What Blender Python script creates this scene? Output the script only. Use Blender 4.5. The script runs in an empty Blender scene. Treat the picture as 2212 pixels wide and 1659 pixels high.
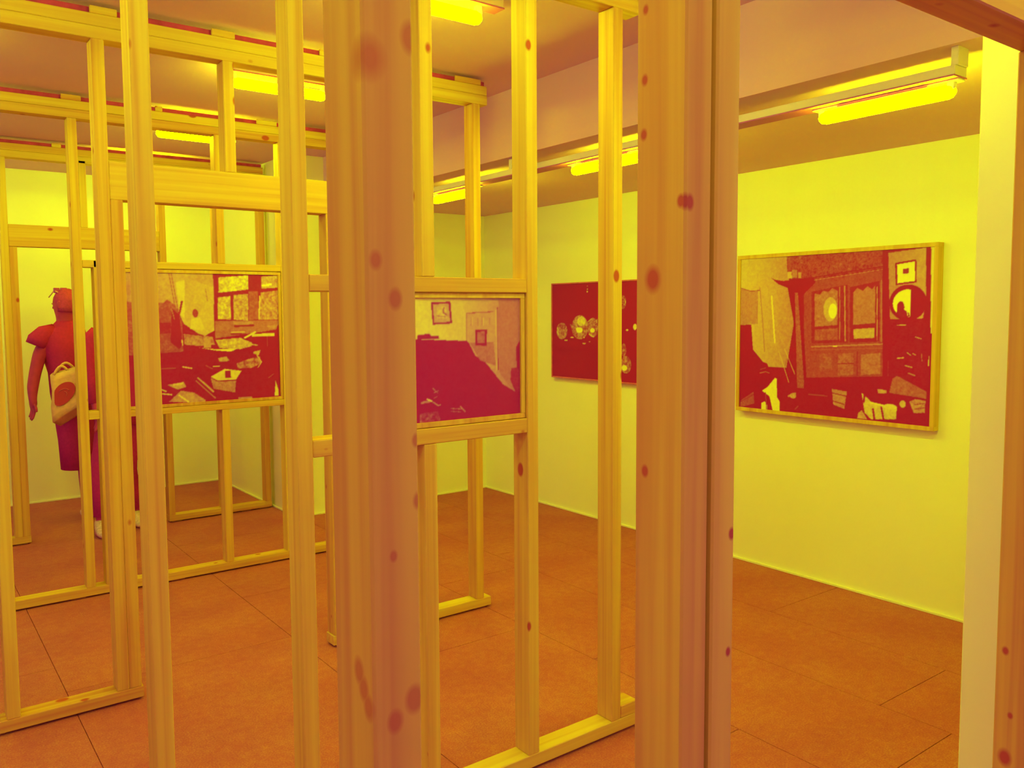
import bpy, bmesh, math, random
import numpy as np
from mathutils import Vector, Matrix

random.seed(7)
scene = bpy.context.scene
COL = scene.collection

# ------------------------------------------------------------------ camera
CAM_H = 1.6
F_PX, PP_X, PP_Y = 1789.906, 1049.45, 802.467
YAW, PITCH, ROLL = math.radians(35.8912), math.radians(4.13006), math.radians(.477392)
fwd = Vector((math.sin(YAW) * math.cos(PITCH), math.cos(YAW) * math.cos(PITCH), -math.sin(PITCH)))
rgt = Vector((math.cos(YAW), -math.sin(YAW), 0.0))
dwn = fwd.cross(rgt)
r2 = math.cos(ROLL) * rgt + math.sin(ROLL) * dwn
d2 = -math.sin(ROLL) * rgt + math.cos(ROLL) * dwn
cam_data = bpy.data.cameras.new('camera')
cam = bpy.data.objects.new('camera', cam_data)
COL.objects.link(cam)
rot = Matrix((r2, -d2, -fwd)).transposed()
cam.matrix_world = Matrix.Translation((0, 0, CAM_H)) @ rot.to_4x4()
cam_data.sensor_width = 36.0
cam_data.sensor_fit = 'HORIZONTAL'
cam_data.lens = F_PX / 2212 * 36.0
cam_data.shift_x = (1106 - PP_X) / 2212
cam_data.shift_y = -(829.5 - PP_Y) / 2212
cam_data.clip_start = 0.05
scene.camera = cam

# ------------------------------------------------------------------ ambient light and exposure
world = bpy.data.worlds.new('world')
scene.world = world
world.use_nodes = True
bg = world.node_tree.nodes['Background']
bg.inputs['Color'].default_value = (0.56, 0.06, 0.44, 1)
bg.inputs['Strength'].default_value = 1.0
TUBE_COLOR = (0.655, 1.0, 0.0)
TUBE_STRENGTH = 82.0
TRAY_STRENGTH = 102.0
scene.view_settings.view_transform = 'Standard'
scene.view_settings.look = 'None'
scene.view_settings.exposure = 0.0
scene.view_settings.gamma = 1.0
scene.view_settings.use_curve_mapping = False
scene.cycles.use_denoising = True
scene.cycles.max_bounces = 7
scene.cycles.diffuse_bounces = 5
scene.cycles.glossy_bounces = 1
scene.cycles.sample_clamp_indirect = 6.0
scene.cycles.use_adaptive_sampling = True
scene.cycles.adaptive_threshold = 0.03
PRINT_SHAPES = {
 'p4': [
  ['P',0.05,0.06,[-0.029,1.066,1.022,1.03,1.047,-0.04,-0.015,-0.07]],
  ['G',0.74,0.5,0.08,[-0.029,1.035,0.271,1.009,0.32,0.568,0.282,0.284,0.168,0.285,0.096,0.374,-0.023,0.533]],
  ['P',0.5,0.08,[-0.026,0.81,0.062,0.785,0.107,0.787,0.099,0.566,-0.023,0.555]],
  ['L',0.25,0.0046,[-0.005,0.809,0.062,0.785,0.119,0.789]],
  ['L',0.42,0.0056,[0.118,0.805,0.139,0.566,0.152,0.383]],
  ['L',0.4,0.0056,[0.103,0.719,0.105,0.566]],
  ['L',0.85,0.0111,[0.189,0.748,0.212,0.446]],
  ['P',0.03,0.03,[-0.023,0.555,0.068,0.562,0.085,0.333,0.167,0.307,0.205,0.218,0.199,0.049,-0.016,-0.012]],
  ['P',0.3,0.1,[0.005,0.041,0.088,0.112,0.095,0.032,0.005,-0.004]],
  ['L',0.12,0.0044,[0.005,0.034,0.089,0.093]],
  ['L',0.45,0.0057,[0.126,0.24,0.16,0.251,0.182,0.244]],
  ['L',0.4,0.0043,[0.126,0.264,0.16,0.276]],
  ['P',0.22,0.22,[0.271,1.009,0.789,1.004,0.791,0.898,0.435,0.851,0.281,0.858]],
  ['P',0.25,0.12,[0.372,0.842,0.791,0.887,0.814,0.115,0.384,0.128]],
  ['P',0.03,0.02,[0.184,0.868,0.206,0.855,0.255,0.844,0.422,0.863,0.435,0.828,0.361,0.743,0.402,0.144,0.35,0.149,0.317,0.597,0.291,0.745,0.282,0.799,0.228,0.825]],
  ['P',0.65,0.1,[0.278,0.902,0.301,0.901,0.305,0.857,0.281,0.858]],
  ['P',0.45,0.1,[0.304,0.913,0.332,0.911,0.333,0.861,0.305,0.863]],
  ['P',0.55,0.1,[0.34,0.896,0.356,0.895,0.356,0.857,0.341,0.858]],
  ['L',0.5,0.004,[0.427,0.842,0.791,0.892]],
  ['L',0.06,0.0067,[0.384,0.853,0.791,0.908]],
  ['P',0.33,0.1,[0.322,0.768,0.34,0.767,0.386,0.158,0.345,0.16]],
  ['P',0.12,0.08,[0.414,0.771,0.603,0.809,0.61,0.459,0.419,0.447]],
  ['P',0.42,0.12,[0.431,0.759,0.461,0.752,0.475,0.775,0.505,0.768,0.524,0.79,0.553,0.772,0.556,0.564,0.435,0.551]],
  ['E',0.66,0.1,0.516,0.66,0.0359,0.0737],
  ['E',0.95,0.06,0.529,0.649,0.0215,0.0453],
  ['P',0.32,0.12,[0.435,0.534,0.557,0.545,0.558,0.474,0.436,0.465]],
  ['L',0.55,0.0077,[0.587,0.799,0.596,0.469]],
  ['L',0.5,0.0051,[0.562,0.794,0.568,0.469]],
  ['P',0.1,0.06,[0.613,0.792,0.756,0.822,0.763,0.469,0.62,0.459]],
  ['P',0.44,0.1,[0.63,0.759,0.65,0.786,0.677,0.768,0.699,0.795,0.722,0.775,0.737,0.799,0.741,0.577,0.634,0.565]],
  ['P',0.66,0.14,[0.636,0.54,0.738,0.55,0.739,0.49,0.638,0.482]],
  ['L',0.45,0.0062,[0.765,0.824,0.772,0.469]],
  ['L',0.62,0.005,[0.746,0.788,0.752,0.477]],
  ['L',0.5,0.008,[0.42,0.426,0.803,0.457]],
  ['L',0.35,0.0054,[0.42,0.406,0.803,0.433]],
  ['P',0.36,0.12,[0.56,0.389,0.639,0.398,0.642,0.265,0.562,0.253]],
  ['P',0.42,0.12,[0.676,0.389,0.769,0.402,0.772,0.28,0.678,0.267]],
  ['L',0.1,0.0052,[0.561,0.327,0.64,0.334]],
  ['L',0.1,0.0051,[0.657,0.405,0.66,0.261]],
  ['P',0.32,0.12,[0.463,0.385,0.531,0.391,0.533,0.285,0.465,0.275]],
  ['L',0.95,0.0052,[0.535,0.434,0.554,0.434]],
  ['P',0.05,0.05,[0.382,0.228,0.826,0.27,0.83,0.063,0.385,0.051]],
  ['G',0.5,0.6,0.08,[0.794,0.982,0.966,0.999,0.972,0.728,0.957,0.605,0.808,0.599]],
  ['P',0.05,0.02,[0.767,1.006,0.791,1.006,0.811,0.572,0.801,0.114,0.786,0.112]],
  ['P',0.05,0.04,[0.962,1.007,0.983,1.008,0.999,-0.021,0.983,-0.023]],
  ['P',0.85,0.05,[0.983,1.008,1.022,1.01,1.014,0.523,0.991,0.522]],
  ['P',0.05,0.02,[0.827,0.922,0.921,0.936,0.924,0.807,0.832,0.795]],
  ['P',0.95,0.04,[0.835,0.913,0.915,0.926,0.918,0.815,0.84,0.805]],
  ['P',0.15,0.05,[0.863,0.885,0.888,0.889,0.888,0.861,0.864,0.857]],
  ['E',0.04,0.02,0.888,0.694,0.0829,0.1022],
  ['C',0.97,0.03,0.886,0.691,0.0651,0.0786,0.902],
  ['E',0.08,0.04,0.857,0.668,0.0167,0.0343],
  ['P',0.1,0.06,[0.837,0.636,0.849,0.668,0.87,0.657,0.895,0.636,0.9,0.615,0.861,0.61]],
  ['L',0.9,0.0048,[0.884,0.662,0.89,0.62]],
  ['P',0.06,0.1,[0.815,0.588,0.84,0.588,0.84,0.578,0.953,0.599,0.971,0.589,0.98,0.224,0.826,0.273]],
  ['L',0.75,0.0049,[0.843,0.565,0.882,0.568]],
  ['L',0.7,0.0048,[0.927,0.5,0.951,0.491]],
  ['L',0.75,0.0048,[0.892,0.41,0.909,0.395]],
  ['L',0.7,0.0048,[0.917,0.406,0.929,0.398]],
  ['L',0.7,0.0073,[0.849,0.376,0.876,0.38]],
  ['L',0.6,0.0073,[0.885,0.336,0.915,0.327]],
  ['L',0.5,0.0073,[0.899,0.294,0.93,0.281]],
  ['L',0.9,0.0047,[0.988,0.393,0.987,0.342]],
  ['L',0.45,0.0048,[0.955,0.405,0.958,0.366]],
  ['P',0.36,0.1,[0.815,0.175,0.828,0.257,0.849,0.275,0.982,0.196,0.983,0.154,0.828,0.171]],
  ['P',0.62,0.12,[0.758,0.191,0.804,0.187,0.804,0.168,0.763,0.165]],
  ['P',0.75,0.14,[0.683,0.162,0.704,0.142,0.731,0.112,0.786,0.101,0.853,0.093,0.85,0.022,0.733,0.007,0.701,0.042]],
  ['P',0.6,0.2,[0.669,0.038,0.687,0.057,0.715,0.005,0.665,0.004]],
  ['E',0.85,0.08,0.821,0.092,0.0319,0.0162],
  ['L',0.9,0.0101,[0.731,0.106,0.786,0.096]],
  ['L',0.06,0.0101,[0.741,0.069,0.749,0.009]],
  ['L',0.06,0.01,[0.78,0.084,0.792,0.015]],
  ['L',0.08,0.0102,[0.699,0.153,0.695,0.108]],
  ['E',0.7,0.1,0.878,0.114,0.0146,0.0213],
  ['P',0.55,0.2,[0.907,0.131,0.933,0.149,0.979,0.144,0.977,0.075,0.929,0.067]],
  ['L',0.15,0.0036,[0.932,0.117,0.976,0.128]],
  ['L',0.15,0.0036,[0.932,0.091,0.976,0.104]],
  ['P',0.93,0.08,[0.139,0.123,0.173,0.151,0.216,0.215,0.227,0.21,0.231,0.089,0.248,0.06,0.246,-0.001,0.208,-0.011,0.185,0.09]],
  ['P',0.92,0.06,[0.138,0.042,0.157,0.054,0.174,0.028,0.172,-0.003,0.138,-0.007]],
  ['L',0.3,0.0057,[0.162,0.113,0.169,0.003]],
  ['L',0.72,0.0044,[0.238,0.386,0.297,0.192]],
  ['L',0.72,0.0044,[0.27,0.406,0.33,0.248]],
  ['L',0.3,0.0033,[0.284,0.344,0.274,0.298]],
  ['P',0.5,0.12,[0.533,0.171,0.611,0.161,0.599,0.053,0.542,0.074]],
  ['L',0.12,0.0053,[0.536,0.145,0.607,0.133]],
  ['L',0.12,0.0053,[0.536,0.097,0.599,0.081]],
  ['L',0.5,0.0138,[0.298,0.102,0.335,0.123]],
  ['E',0.6,0.15,0.322,0.107,0.0183,0.0179],
  ['L',0.3,0.0082,[0.336,0.022,0.352,0.042]],
  ['L',0.28,0.0081,[0.41,0.125,0.509,0.123]],
 ],
 'p1': [
  ['P',0.06,0.08,[-0.073,1.057,1.126,1.06,1.102,-0.142,-0.106,-0.053]],
  ['G',0.5,0.72,0.1,[-0.074,1.024,0.598,1.001,0.593,0.554,0.525,0.508,0.414,0.612,0.369,0.755,-0.082,0.756]],
  ['P',0.62,0.1,[0.441,0.968,0.563,0.906,0.596,0.899,0.598,0.994,0.456,0.994]],
  ['L',0.35,0.0054,[0.339,0.994,0.369,0.727]],
  ['L',0.35,0.0054,[0.352,0.995,0.384,0.712]],
  ['P',0.8,0.06,[0.374,0.932,0.428,0.95,0.42,0.648,0.394,0.684]],
  ['E',0.2,0.08,0.483,0.693,0.0164,0.0323],
  ['P',0.78,0.06,[0.458,0.647,0.507,0.661,0.538,0.566,0.45,0.568]],
  ['L',0.4,0.0042,[0.548,0.881,0.557,0.79]],
  ['P',0.3,0.15,[-0.081,0.79,0.304,0.773,0.323,0.801,0.369,0.755,0.408,0.612,0.408,0.398,-0.093,0.37]],
  ['P',0.12,0.1,[0.277,0.622,0.339,0.621,0.337,0.543,0.274,0.538]],
  ['L',0.12,0.0109,[0.407,0.783,0.391,0.691]],
  ['P',0.08,0.05,[0.348,0.737,0.389,0.684,0.404,0.452,0.382,0.417,0.335,0.472]],
  ['L',0.5,0.0054,[0.347,0.727,0.361,0.649]],
  ['P',0.12,0.06,[0.595,1.001,1.125,0.999,1.117,0.621,0.598,0.63]],
  ['P',0.82,0.3,[0.628,0.973,0.812,0.995,0.81,0.88,0.625,0.852]],
  ['P',0.72,0.3,[0.619,0.816,0.699,0.827,0.697,0.64,0.618,0.645]],
  ['P',0.62,0.3,[0.716,0.835,0.809,0.847,0.804,0.63,0.714,0.639]],
  ['P',0.62,0.25,[0.895,0.986,1.007,1.0,1.005,0.897,0.893,0.888]],
  ['P',0.95,0.1,[0.896,0.919,0.963,0.935,0.963,0.916,0.896,0.904]],
  ['P',0.55,0.28,[0.889,0.858,1.004,0.875,0.999,0.635,0.872,0.637]],
  ['L',0.85,0.0072,[0.882,0.828,0.872,0.641]],
  ['P',0.35,0.1,[0.812,0.865,0.871,0.866,0.872,0.641,0.807,0.634]],
  ['P',0.42,0.1,[0.598,0.63,1.008,0.631,0.985,0.555,0.915,0.541,0.597,0.492]],
  ['P',0.55,0.1,[0.711,0.625,0.836,0.622,0.836,0.592,0.71,0.599]],
  ['L',0.12,0.0114,[0.719,0.587,0.836,0.592]],
  ['P',0.5,0.12,[0.916,0.583,1.005,0.6,0.961,0.548]],
  ['P',0.5,0.25,[0.411,0.534,0.581,0.507,0.596,0.444,0.496,0.437,0.415,0.451]],
  ['P',0.6,0.1,[0.527,0.494,0.572,0.5,0.57,0.419,0.528,0.421]],
  ['L',0.15,0.0083,[0.423,0.558,0.525,0.516]],
  ['L',0.8,0.0083,[0.4,0.487,0.404,0.448]],
  ['P',0.7,0.25,[0.597,0.481,0.751,0.494,0.856,0.434,0.749,0.401,0.621,0.417]],
  ['P',0.92,0.08,[0.49,0.426,0.606,0.407,0.735,0.409,0.691,0.385,0.606,0.396]],
  ['L',0.15,0.0085,[0.694,0.525,0.787,0.522]],
  ['L',0.8,0.0057,[0.697,0.54,0.781,0.538]],
  ['L',0.9,0.0115,[0.78,0.493,0.846,0.536]],
  ['P',0.85,0.12,[0.825,0.521,0.973,0.528,0.972,0.502,0.825,0.499]],
  ['P',0.05,0.03,[0.824,0.491,1.115,0.513,1.103,-0.063,0.994,-0.053,0.954,0.22,0.82,0.303]],
  ['L',0.4,0.0044,[0.923,0.496,0.922,0.42]],
  ['L',0.7,0.0086,[0.774,0.448,0.856,0.43]],
  ['P',0.6,0.15,[0.61,0.337,0.661,0.349,0.683,0.311,0.618,0.307]],
  ['P',0.65,0.2,[0.831,0.378,0.879,0.391,0.866,0.346,0.83,0.363]],
  ['P',0.45,0.3,[0.723,0.29,0.806,0.323,0.872,0.339,0.882,0.281,0.819,0.247,0.731,0.245]],
  ['L',0.8,0.0058,[0.854,0.347,0.883,0.292,0.858,0.248]],
  ['L',0.75,0.0083,[0.4,0.28,0.451,0.266]],
  ['L',0.8,0.0085,[0.58,0.272,0.617,0.274]],
  ['L',0.4,0.0056,[0.536,0.282,0.574,0.255]],
  ['L',0.35,0.0082,[0.278,0.273,0.357,0.272]],
  ['P',0.85,0.1,[0.562,0.193,0.648,0.25,0.754,0.228,0.717,0.16,0.6,0.161]],
  ['P',0.5,0.16,[0.562,0.186,0.6,0.153,0.717,0.152,0.709,0.056,0.576,0.096]],
  ['P',0.08,0.03,[0.65,0.235,0.684,0.233,0.686,0.177,0.652,0.179]],
  ['L',0.66,0.0112,[0.487,0.187,0.576,0.074]],
  ['L',0.5,0.0084,[0.475,0.166,0.586,0.022]],
  ['P',0.6,0.15,[0.306,0.147,0.402,0.164,0.417,0.124,0.366,0.106]],
  ['L',0.8,0.0083,[0.343,0.144,0.396,0.154]],
  ['P',0.55,0.16,[0.313,0.017,0.384,0.097,0.459,0.077,0.527,0.012,0.526,-0.017]],
  ['L',0.9,0.0083,[0.372,0.062,0.425,0.007]],
  ['L',0.85,0.0082,[0.278,0.081,0.33,0.07]],
  ['L',0.85,0.0082,[0.273,0.114,0.299,0.097]],
  ['P',0.55,0.1,[0.729,0.017,0.814,0.017,0.822,-0.022,0.728,-0.013]],
  ['P',0.85,0.08,[0.97,0.134,0.987,0.063,0.989,0.005,0.961,0.008]],
  ['L',0.5,0.0044,[0.922,0.157,0.959,0.189]],
 ],
 'p2': [
  ['P',0.045,0.04,[0.155,1.055,1.09,1.065,1.085,-0.159,0.141,-0.039]],
  ['G',0.9,0.72,0.06,[0.155,1.055,0.597,1.06,0.606,0.646,0.15,0.678]],
  ['G',0.7,0.42,0.06,[0.59,1.06,1.09,1.065,1.088,0.456,0.975,0.18,0.867,0.262,0.728,0.469,0.6,0.646]],
  ['P',0.42,0.06,[0.836,0.992,1.09,0.992,1.087,0.375,0.946,0.199,0.839,0.367]],
  ['P',0.12,0.03,[0.35,0.965,0.484,0.972,0.495,0.794,0.361,0.786]],
  ['P',0.62,0.1,[0.362,0.95,0.471,0.957,0.483,0.806,0.37,0.801]],
  ['P',0.74,0.16,[0.388,0.927,0.451,0.931,0.463,0.84,0.393,0.834]],
  ['L',0.3,0.0043,[0.438,0.923,0.432,0.886,0.457,0.863]],
  ['L',0.4,0.0029,[0.387,0.857,0.451,0.848]],
  ['P',0.58,0.05,[0.602,0.869,0.8,0.882,0.811,0.425,0.659,0.52,0.606,0.646]],
  ['L',0.25,0.0027,[0.6,0.646,0.598,0.876,0.793,0.886]],
  ['L',0.8,0.0029,[0.582,0.9,0.58,0.659]],
  ['L',0.2,0.003,[0.828,0.921,0.832,0.392]],
  ['L',0.7,0.0038,[0.814,0.897,0.818,0.393]],
  ['L',0.4,0.0024,[0.632,0.838,0.631,0.772]],
  ['L',0.4,0.0024,[0.682,0.837,0.682,0.771]],
  ['L',0.4,0.0024,[0.713,0.844,0.713,0.774]],
  ['L',0.4,0.0024,[0.768,0.835,0.768,0.781]],
  ['L',0.8,0.0021,[0.638,0.838,0.638,0.776]],
  ['L',0.8,0.0021,[0.72,0.836,0.719,0.774]],
  ['P',0.4,0.08,[0.62,0.63,0.798,0.631,0.811,0.425,0.693,0.479]],
  ['P',0.06,0.03,[0.661,0.737,0.747,0.738,0.746,0.602,0.663,0.605]],
  ['P',0.36,0.1,[0.675,0.721,0.733,0.723,0.732,0.626,0.674,0.624]],
  ['P',0.1,0.12,[0.257,0.704,0.303,0.71,0.335,0.716,0.35,0.697,0.398,0.695,0.404,0.669,0.257,0.671]],
  ['P',0.05,0.02,[0.97,0.576,0.999,0.631,1.051,0.653,1.05,0.377,0.976,0.39]],
  ['P',0.1,0.1,[0.932,0.401,1.05,0.393,1.049,0.132,0.968,0.181,0.925,0.297]],
  ['L',0.5,0.0072,[0.279,0.161,0.341,0.17]],
  ['L',0.95,0.0043,[0.316,0.187,0.348,0.169]],
  ['L',0.7,0.0029,[0.354,0.161,0.392,0.127,0.408,0.133]],
  ['L',0.6,0.0023,[0.355,0.274,0.387,0.233]],
  ['L',0.6,0.0023,[0.361,0.235,0.393,0.248]],
  ['L',0.6,0.0023,[0.361,0.19,0.386,0.203]],
  ['L',0.5,0.003,[0.482,0.094,0.555,0.083]],
  ['L',0.45,0.003,[0.482,0.071,0.548,0.06]],
  ['L',0.5,0.0059,[0.548,0.103,0.581,0.06]],
  ['P',0.25,0.3,[0.265,0.076,0.391,0.081,0.407,-0.004,0.264,-0.01]],
 ],
 'p3': [
  ['P',0.03,0.015,[-0.497,1.32,1.905,1.115,1.922,-0.164,-0.51,-0.53]],
  ['E',0.45,0.35,0.099,0.496,0.059,0.0904],
  ['L',0.8,0.0111,[0.054,0.531,0.059,0.46]],
  ['E',0.5,0.35,0.287,0.539,0.0836,0.1271],
  ['E',0.8,0.2,0.301,0.603,0.0465,0.0487],
  ['E',0.98,0.06,0.278,0.51,0.0375,0.0294],
  ['P',0.35,0.3,[0.182,0.572,0.235,0.563,0.273,0.427,0.216,0.464]],
  ['E',0.4,0.35,0.416,0.537,0.054,0.1008],
  ['E',0.98,0.05,0.412,0.508,0.0226,0.024],
  ['L',0.8,0.0088,[0.38,0.469,0.421,0.441]],
  ['L',0.75,0.007,[0.366,0.599,0.403,0.628]],
  ['L',0.8,0.0069,[0.457,0.623,0.457,0.59]],
  ['E',0.8,0.1,0.143,0.397,0.0196,0.008],
  ['E',0.8,0.1,0.206,0.429,0.0192,0.0079],
  ['E',0.7,0.1,0.329,0.37,0.0186,0.0078],
  ['E',0.7,0.1,0.384,0.391,0.0091,0.0058],
  ['E',0.8,0.1,0.329,0.433,0.0093,0.0073],
  ['E',0.7,0.1,0.361,0.936,0.0069,0.0072],
  ['E',0.7,0.1,0.361,0.912,0.0083,0.0086],
  ['E',0.5,0.1,0.361,0.969,0.0069,0.0072],
  ['E',0.35,0.4,0.698,0.794,0.029,0.0687],
  ['L',0.8,0.0067,[0.719,0.807,0.719,0.78]],
  ['E',0.35,0.4,0.704,0.32,0.0249,0.0646],
  ['E',0.4,0.35,0.725,0.174,0.0494,0.0876],
  ['E',0.98,0.05,0.713,0.141,0.0249,0.0277],
  ['E',0.85,0.1,0.805,0.552,0.0161,0.0317],
  ['E',0.8,0.1,0.736,0.519,0.0123,0.0091],
  ['E',0.4,0.35,0.597,0.507,0.0554,0.0888],
  ['E',0.5,0.3,0.605,0.763,0.0468,0.079],
  ['E',0.45,0.3,0.589,0.178,0.0515,0.0847],
  ['E',0.45,0.3,1.001,0.538,0.0602,0.0879],
  ['E',0.5,0.3,1.132,0.497,0.0506,0.0775],
  ['E',0.4,0.3,1.291,0.585,0.048,0.0922],
 ],
}

# ------------------------------------------------------------------ materials (all node based)
def new_mat(name):
    m = bpy.data.materials.new(name)
    m.use_nodes = True
    nt = m.node_tree
    return m, nt, nt.nodes['Principled BSDF']

def N(nt, kind, **kw):
    n = nt.nodes.new(kind)
    for k, v in kw.items():
        setattr(n, k, v)
    return n

def mix_col(nt, fac, a, b, blend='MIX'):
    n = N(nt, 'ShaderNodeMix', data_type='RGBA', blend_type=blend)
    for sock, val in ((n.inputs[0], fac), (n.inputs[6], a), (n.inputs[7], b)):
        if hasattr(val, 'links'):
            nt.links.new(val, sock)
        elif isinstance(val, (int, float)):
            sock.default_value = val
        else:
            sock.default_value = (*val, 1)
    return n.outputs[2]

def ramp(nt, src, stops):
    r = N(nt, 'ShaderNodeValToRGB')
    cr = r.color_ramp
    while len(cr.elements) < len(stops):
        cr.elements.new(0.5)
    for e, (p, c) in zip(cr.elements, stops):
        e.position = p
        e.color = (*c, 1) if len(c) == 3 else c
    nt.links.new(src, r.inputs[0])
    return r.outputs[0]

def plain(name, col, rough=0.6, spec=0.3, noise=0.0, scale=20.0, bump=0.0):
    m, nt, b = new_mat(name)
    b.inputs['Roughness'].default_value = rough
    b.inputs['Specular IOR Level'].default_value = spec
    if noise:
        tc = N(nt, 'ShaderNodeTexCoord')
        nz = N(nt, 'ShaderNodeTexNoise')
        nz.inputs['Scale'].default_value = scale
        nz.inputs['Detail'].default_value = 5
        nt.links.new(tc.outputs['Object'], nz.inputs['Vector'])
        lo = tuple(max(0, c * (1 - noise)) for c in col)
        hi = tuple(min(.97, c * (1 + noise)) for c in col)
        nt.links.new(ramp(nt, nz.outputs[0], [(.3, lo), (.7, hi)]), b.inputs['Base Color'])
        if bump:
            bp = N(nt, 'ShaderNodeBump')
            bp.inputs['Strength'].default_value = bump
            bp.inputs['Distance'].default_value = .01
            nt.links.new(nz.outputs[0], bp.inputs['Height'])
            nt.links.new(bp.outputs[0], b.inputs['Normal'])
    else:
        b.inputs['Base Color'].default_value = (*col, 1)
    return m

def vmath(nt, op, a, b=None):
    n = N(nt, 'ShaderNodeVectorMath', operation=op)
    nt.links.new(a, n.inputs[0])
    if b is not None:
        if hasattr(b, 'links'):
            nt.links.new(b, n.inputs[1])
        else:
            n.inputs[1].default_value = b
    return n

def fmath(nt, op, a, b=None, clamp=False):
    n = N(nt, 'ShaderNodeMath', operation=op, use_clamp=clamp)
    for i, v in enumerate((a, b)):
        if v is None:
            continue
        if hasattr(v, 'links'):
            nt.links.new(v, n.inputs[i])
        else:
            n.inputs[i].default_value = v
    return n.outputs[0]

WOOD_LIGHT = (.81, .58, .13)
WOOD_MID = (.73, .43, .12)
WOOD_DARK = (.62, .26, .12)
KNOT = (.50, .075, .09)

def wood(name, knots=(), knot_density=.85, fine=1.0, random_knots=True, soft=1.0):
    """pine, grain along the board's local Z; explicit knots are (x, y, z, radius) in board space"""
    m, nt, b = new_mat(name)
    tc = N(nt, 'ShaderNodeTexCoord')
    oi = N(nt, 'ShaderNodeObjectInfo')
    off = fmath(nt, 'MULTIPLY', oi.outputs['Random'], 61.0)
    cmb = N(nt, 'ShaderNodeCombineXYZ')
    for i in range(3):
        nt.links.new(off, cmb.inputs[i])
    vec = vmath(nt, 'ADD', tc.outputs['Object'], cmb.outputs[0]).outputs[0]
    # long streaks
    s1 = vmath(nt, 'MULTIPLY', vec, (55 * fine, 55 * fine, 1.1)).outputs[0]
    n1 = N(nt, 'ShaderNodeTexNoise'); n1.inputs['Scale'].default_value = 1.0
    n1.inputs['Detail'].default_value = 3; n1.inputs['Distortion'].default_value = .4
    nt.links.new(s1, n1.inputs['Vector'])
    s2 = vmath(nt, 'MULTIPLY', vec, (17, 17, .45)).outputs[0]
    n2 = N(nt, 'ShaderNodeTexNoise'); n2.inputs['Scale'].default_value = 1.0
    n2.inputs['Detail'].default_value = 1; n2.inputs['Distortion'].default_value = 1.0
    nt.links.new(s2, n2.inputs['Vector'])
    g = fmath(nt, 'ADD', fmath(nt, 'MULTIPLY', n1.outputs[0], .55), fmath(nt, 'MULTIPLY', n2.outputs[0], .45))
    tint = fmath(nt, 'MULTIPLY', fmath(nt, 'SUBTRACT', oi.outputs['Random'], .5), .22)
    g = fmath(nt, 'ADD', g, tint)
    base = ramp(nt, g, [(.30, WOOD_LIGHT), (.50, WOOD_MID), (.70, WOOD_DARK)])
    # scattered small knots
    k_fac = None
    if random_knots:
        vs = vmath(nt, 'MULTIPLY', vec, (8.0, 8.0, 5.0)).outputs[0]
        vo = N(nt, 'ShaderNodeTexVoronoi'); vo.inputs['Scale'].default_value = 1.0
        nt.links.new(vs, vo.inputs['Vector'])
        sep = N(nt, 'ShaderNodeSeparateColor'); nt.links.new(vo.outputs['Color'], sep.inputs[0])
        gate = fmath(nt, 'GREATER_THAN', sep.outputs[0], 1 - knot_density)
        rad = fmath(nt, 'ADD', fmath(nt, 'MULTIPLY', sep.outputs[1], .10), .05)
        kd = fmath(nt, 'MULTIPLY', fmath(nt, 'SUBTRACT', rad, vo.outputs['Distance']), 22.0, clamp=True)
        k_fac = fmath(nt, 'MULTIPLY', kd, gate)
    for (kx, ky, kz, kr) in knots:
        d = vmath(nt, 'SUBTRACT', tc.outputs['Object'], (kx, ky, kz)).outputs[0]
        d = vmath(nt, 'MULTIPLY', d, (1, 1, .72)).outputs[0]
        ln = vmath(nt, 'LENGTH', d).outputs['Value']
        ln = fmath(nt, 'ADD', ln, fmath(nt, 'MULTIPLY', fmath(nt, 'SUBTRACT', n2.outputs[0], .5), kr * .8))
        f = fmath(nt, 'MULTIPLY', fmath(nt, 'MULTIPLY', fmath(nt, 'SUBTRACT', kr * 1.25, ln), 1.6 / kr, clamp=True), soft)
        k_fac = f if k_fac is None else fmath(nt, 'MAXIMUM', k_fac, f)
    col = base if k_fac is None else mix_col(nt, k_fac, base, KNOT)
    nt.links.new(col, b.inputs['Base Color'])
    b.inputs['Roughness'].default_value = .62
    b.inputs['Specular IOR Level'].default_value = .22
    return m

M_WOOD = wood('pine')
M_WOOD_CLEAN = wood('pine_frame', random_knots=False, fine=.7)
M_WALL = plain('white_wall', (.96, .95, .62), .75, .2, noise=.012, scale=3)
M_CEIL = plain('ceiling_paint', (.80, .46, .97), .8, .1, noise=.02, scale=2)
M_METAL = plain('painted_metal', (.80, .66, .95), .45, .4)
M_BLACKEDGE = plain('dark_edge', (.55, .12, .85), .5, .3)
M_DARKFRAME = plain('stained_frame', (.70, .14, .40), .5, .3, noise=.1, scale=30)
M_CLOTH = plain('dark_cloth', (.52, .030, .34), .9, .02, noise=.08, scale=60)
M_SKIN = plain('skin', (.53, .045, .30), .6, .25, noise=.1, scale=25)
M_HAIR = plain('hair', (.52, .05, .36), .8, .15, noise=.15, scale=80)
M_CANVAS = plain('tote_canvas', (.86, .50, .45), .9, .1, noise=.06, scale=40, bump=.2)
M_SHOE = plain('trainer_mesh', (.86, .62, .55), .8, .2, noise=.2, scale=60)
M_GAP_SHADE = plain('dark_gap_shade', (.52, .055, .30), .9, .05, noise=.2, scale=20)  # dark colour imitates the shade between top plate and ceiling
M_EMBLEM = plain('emblem_ink', (.52, .05, .2), .9, .05)
M_LENS = plain('sunglass_lens', (.55, .10, .85), .2, .5)

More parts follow.
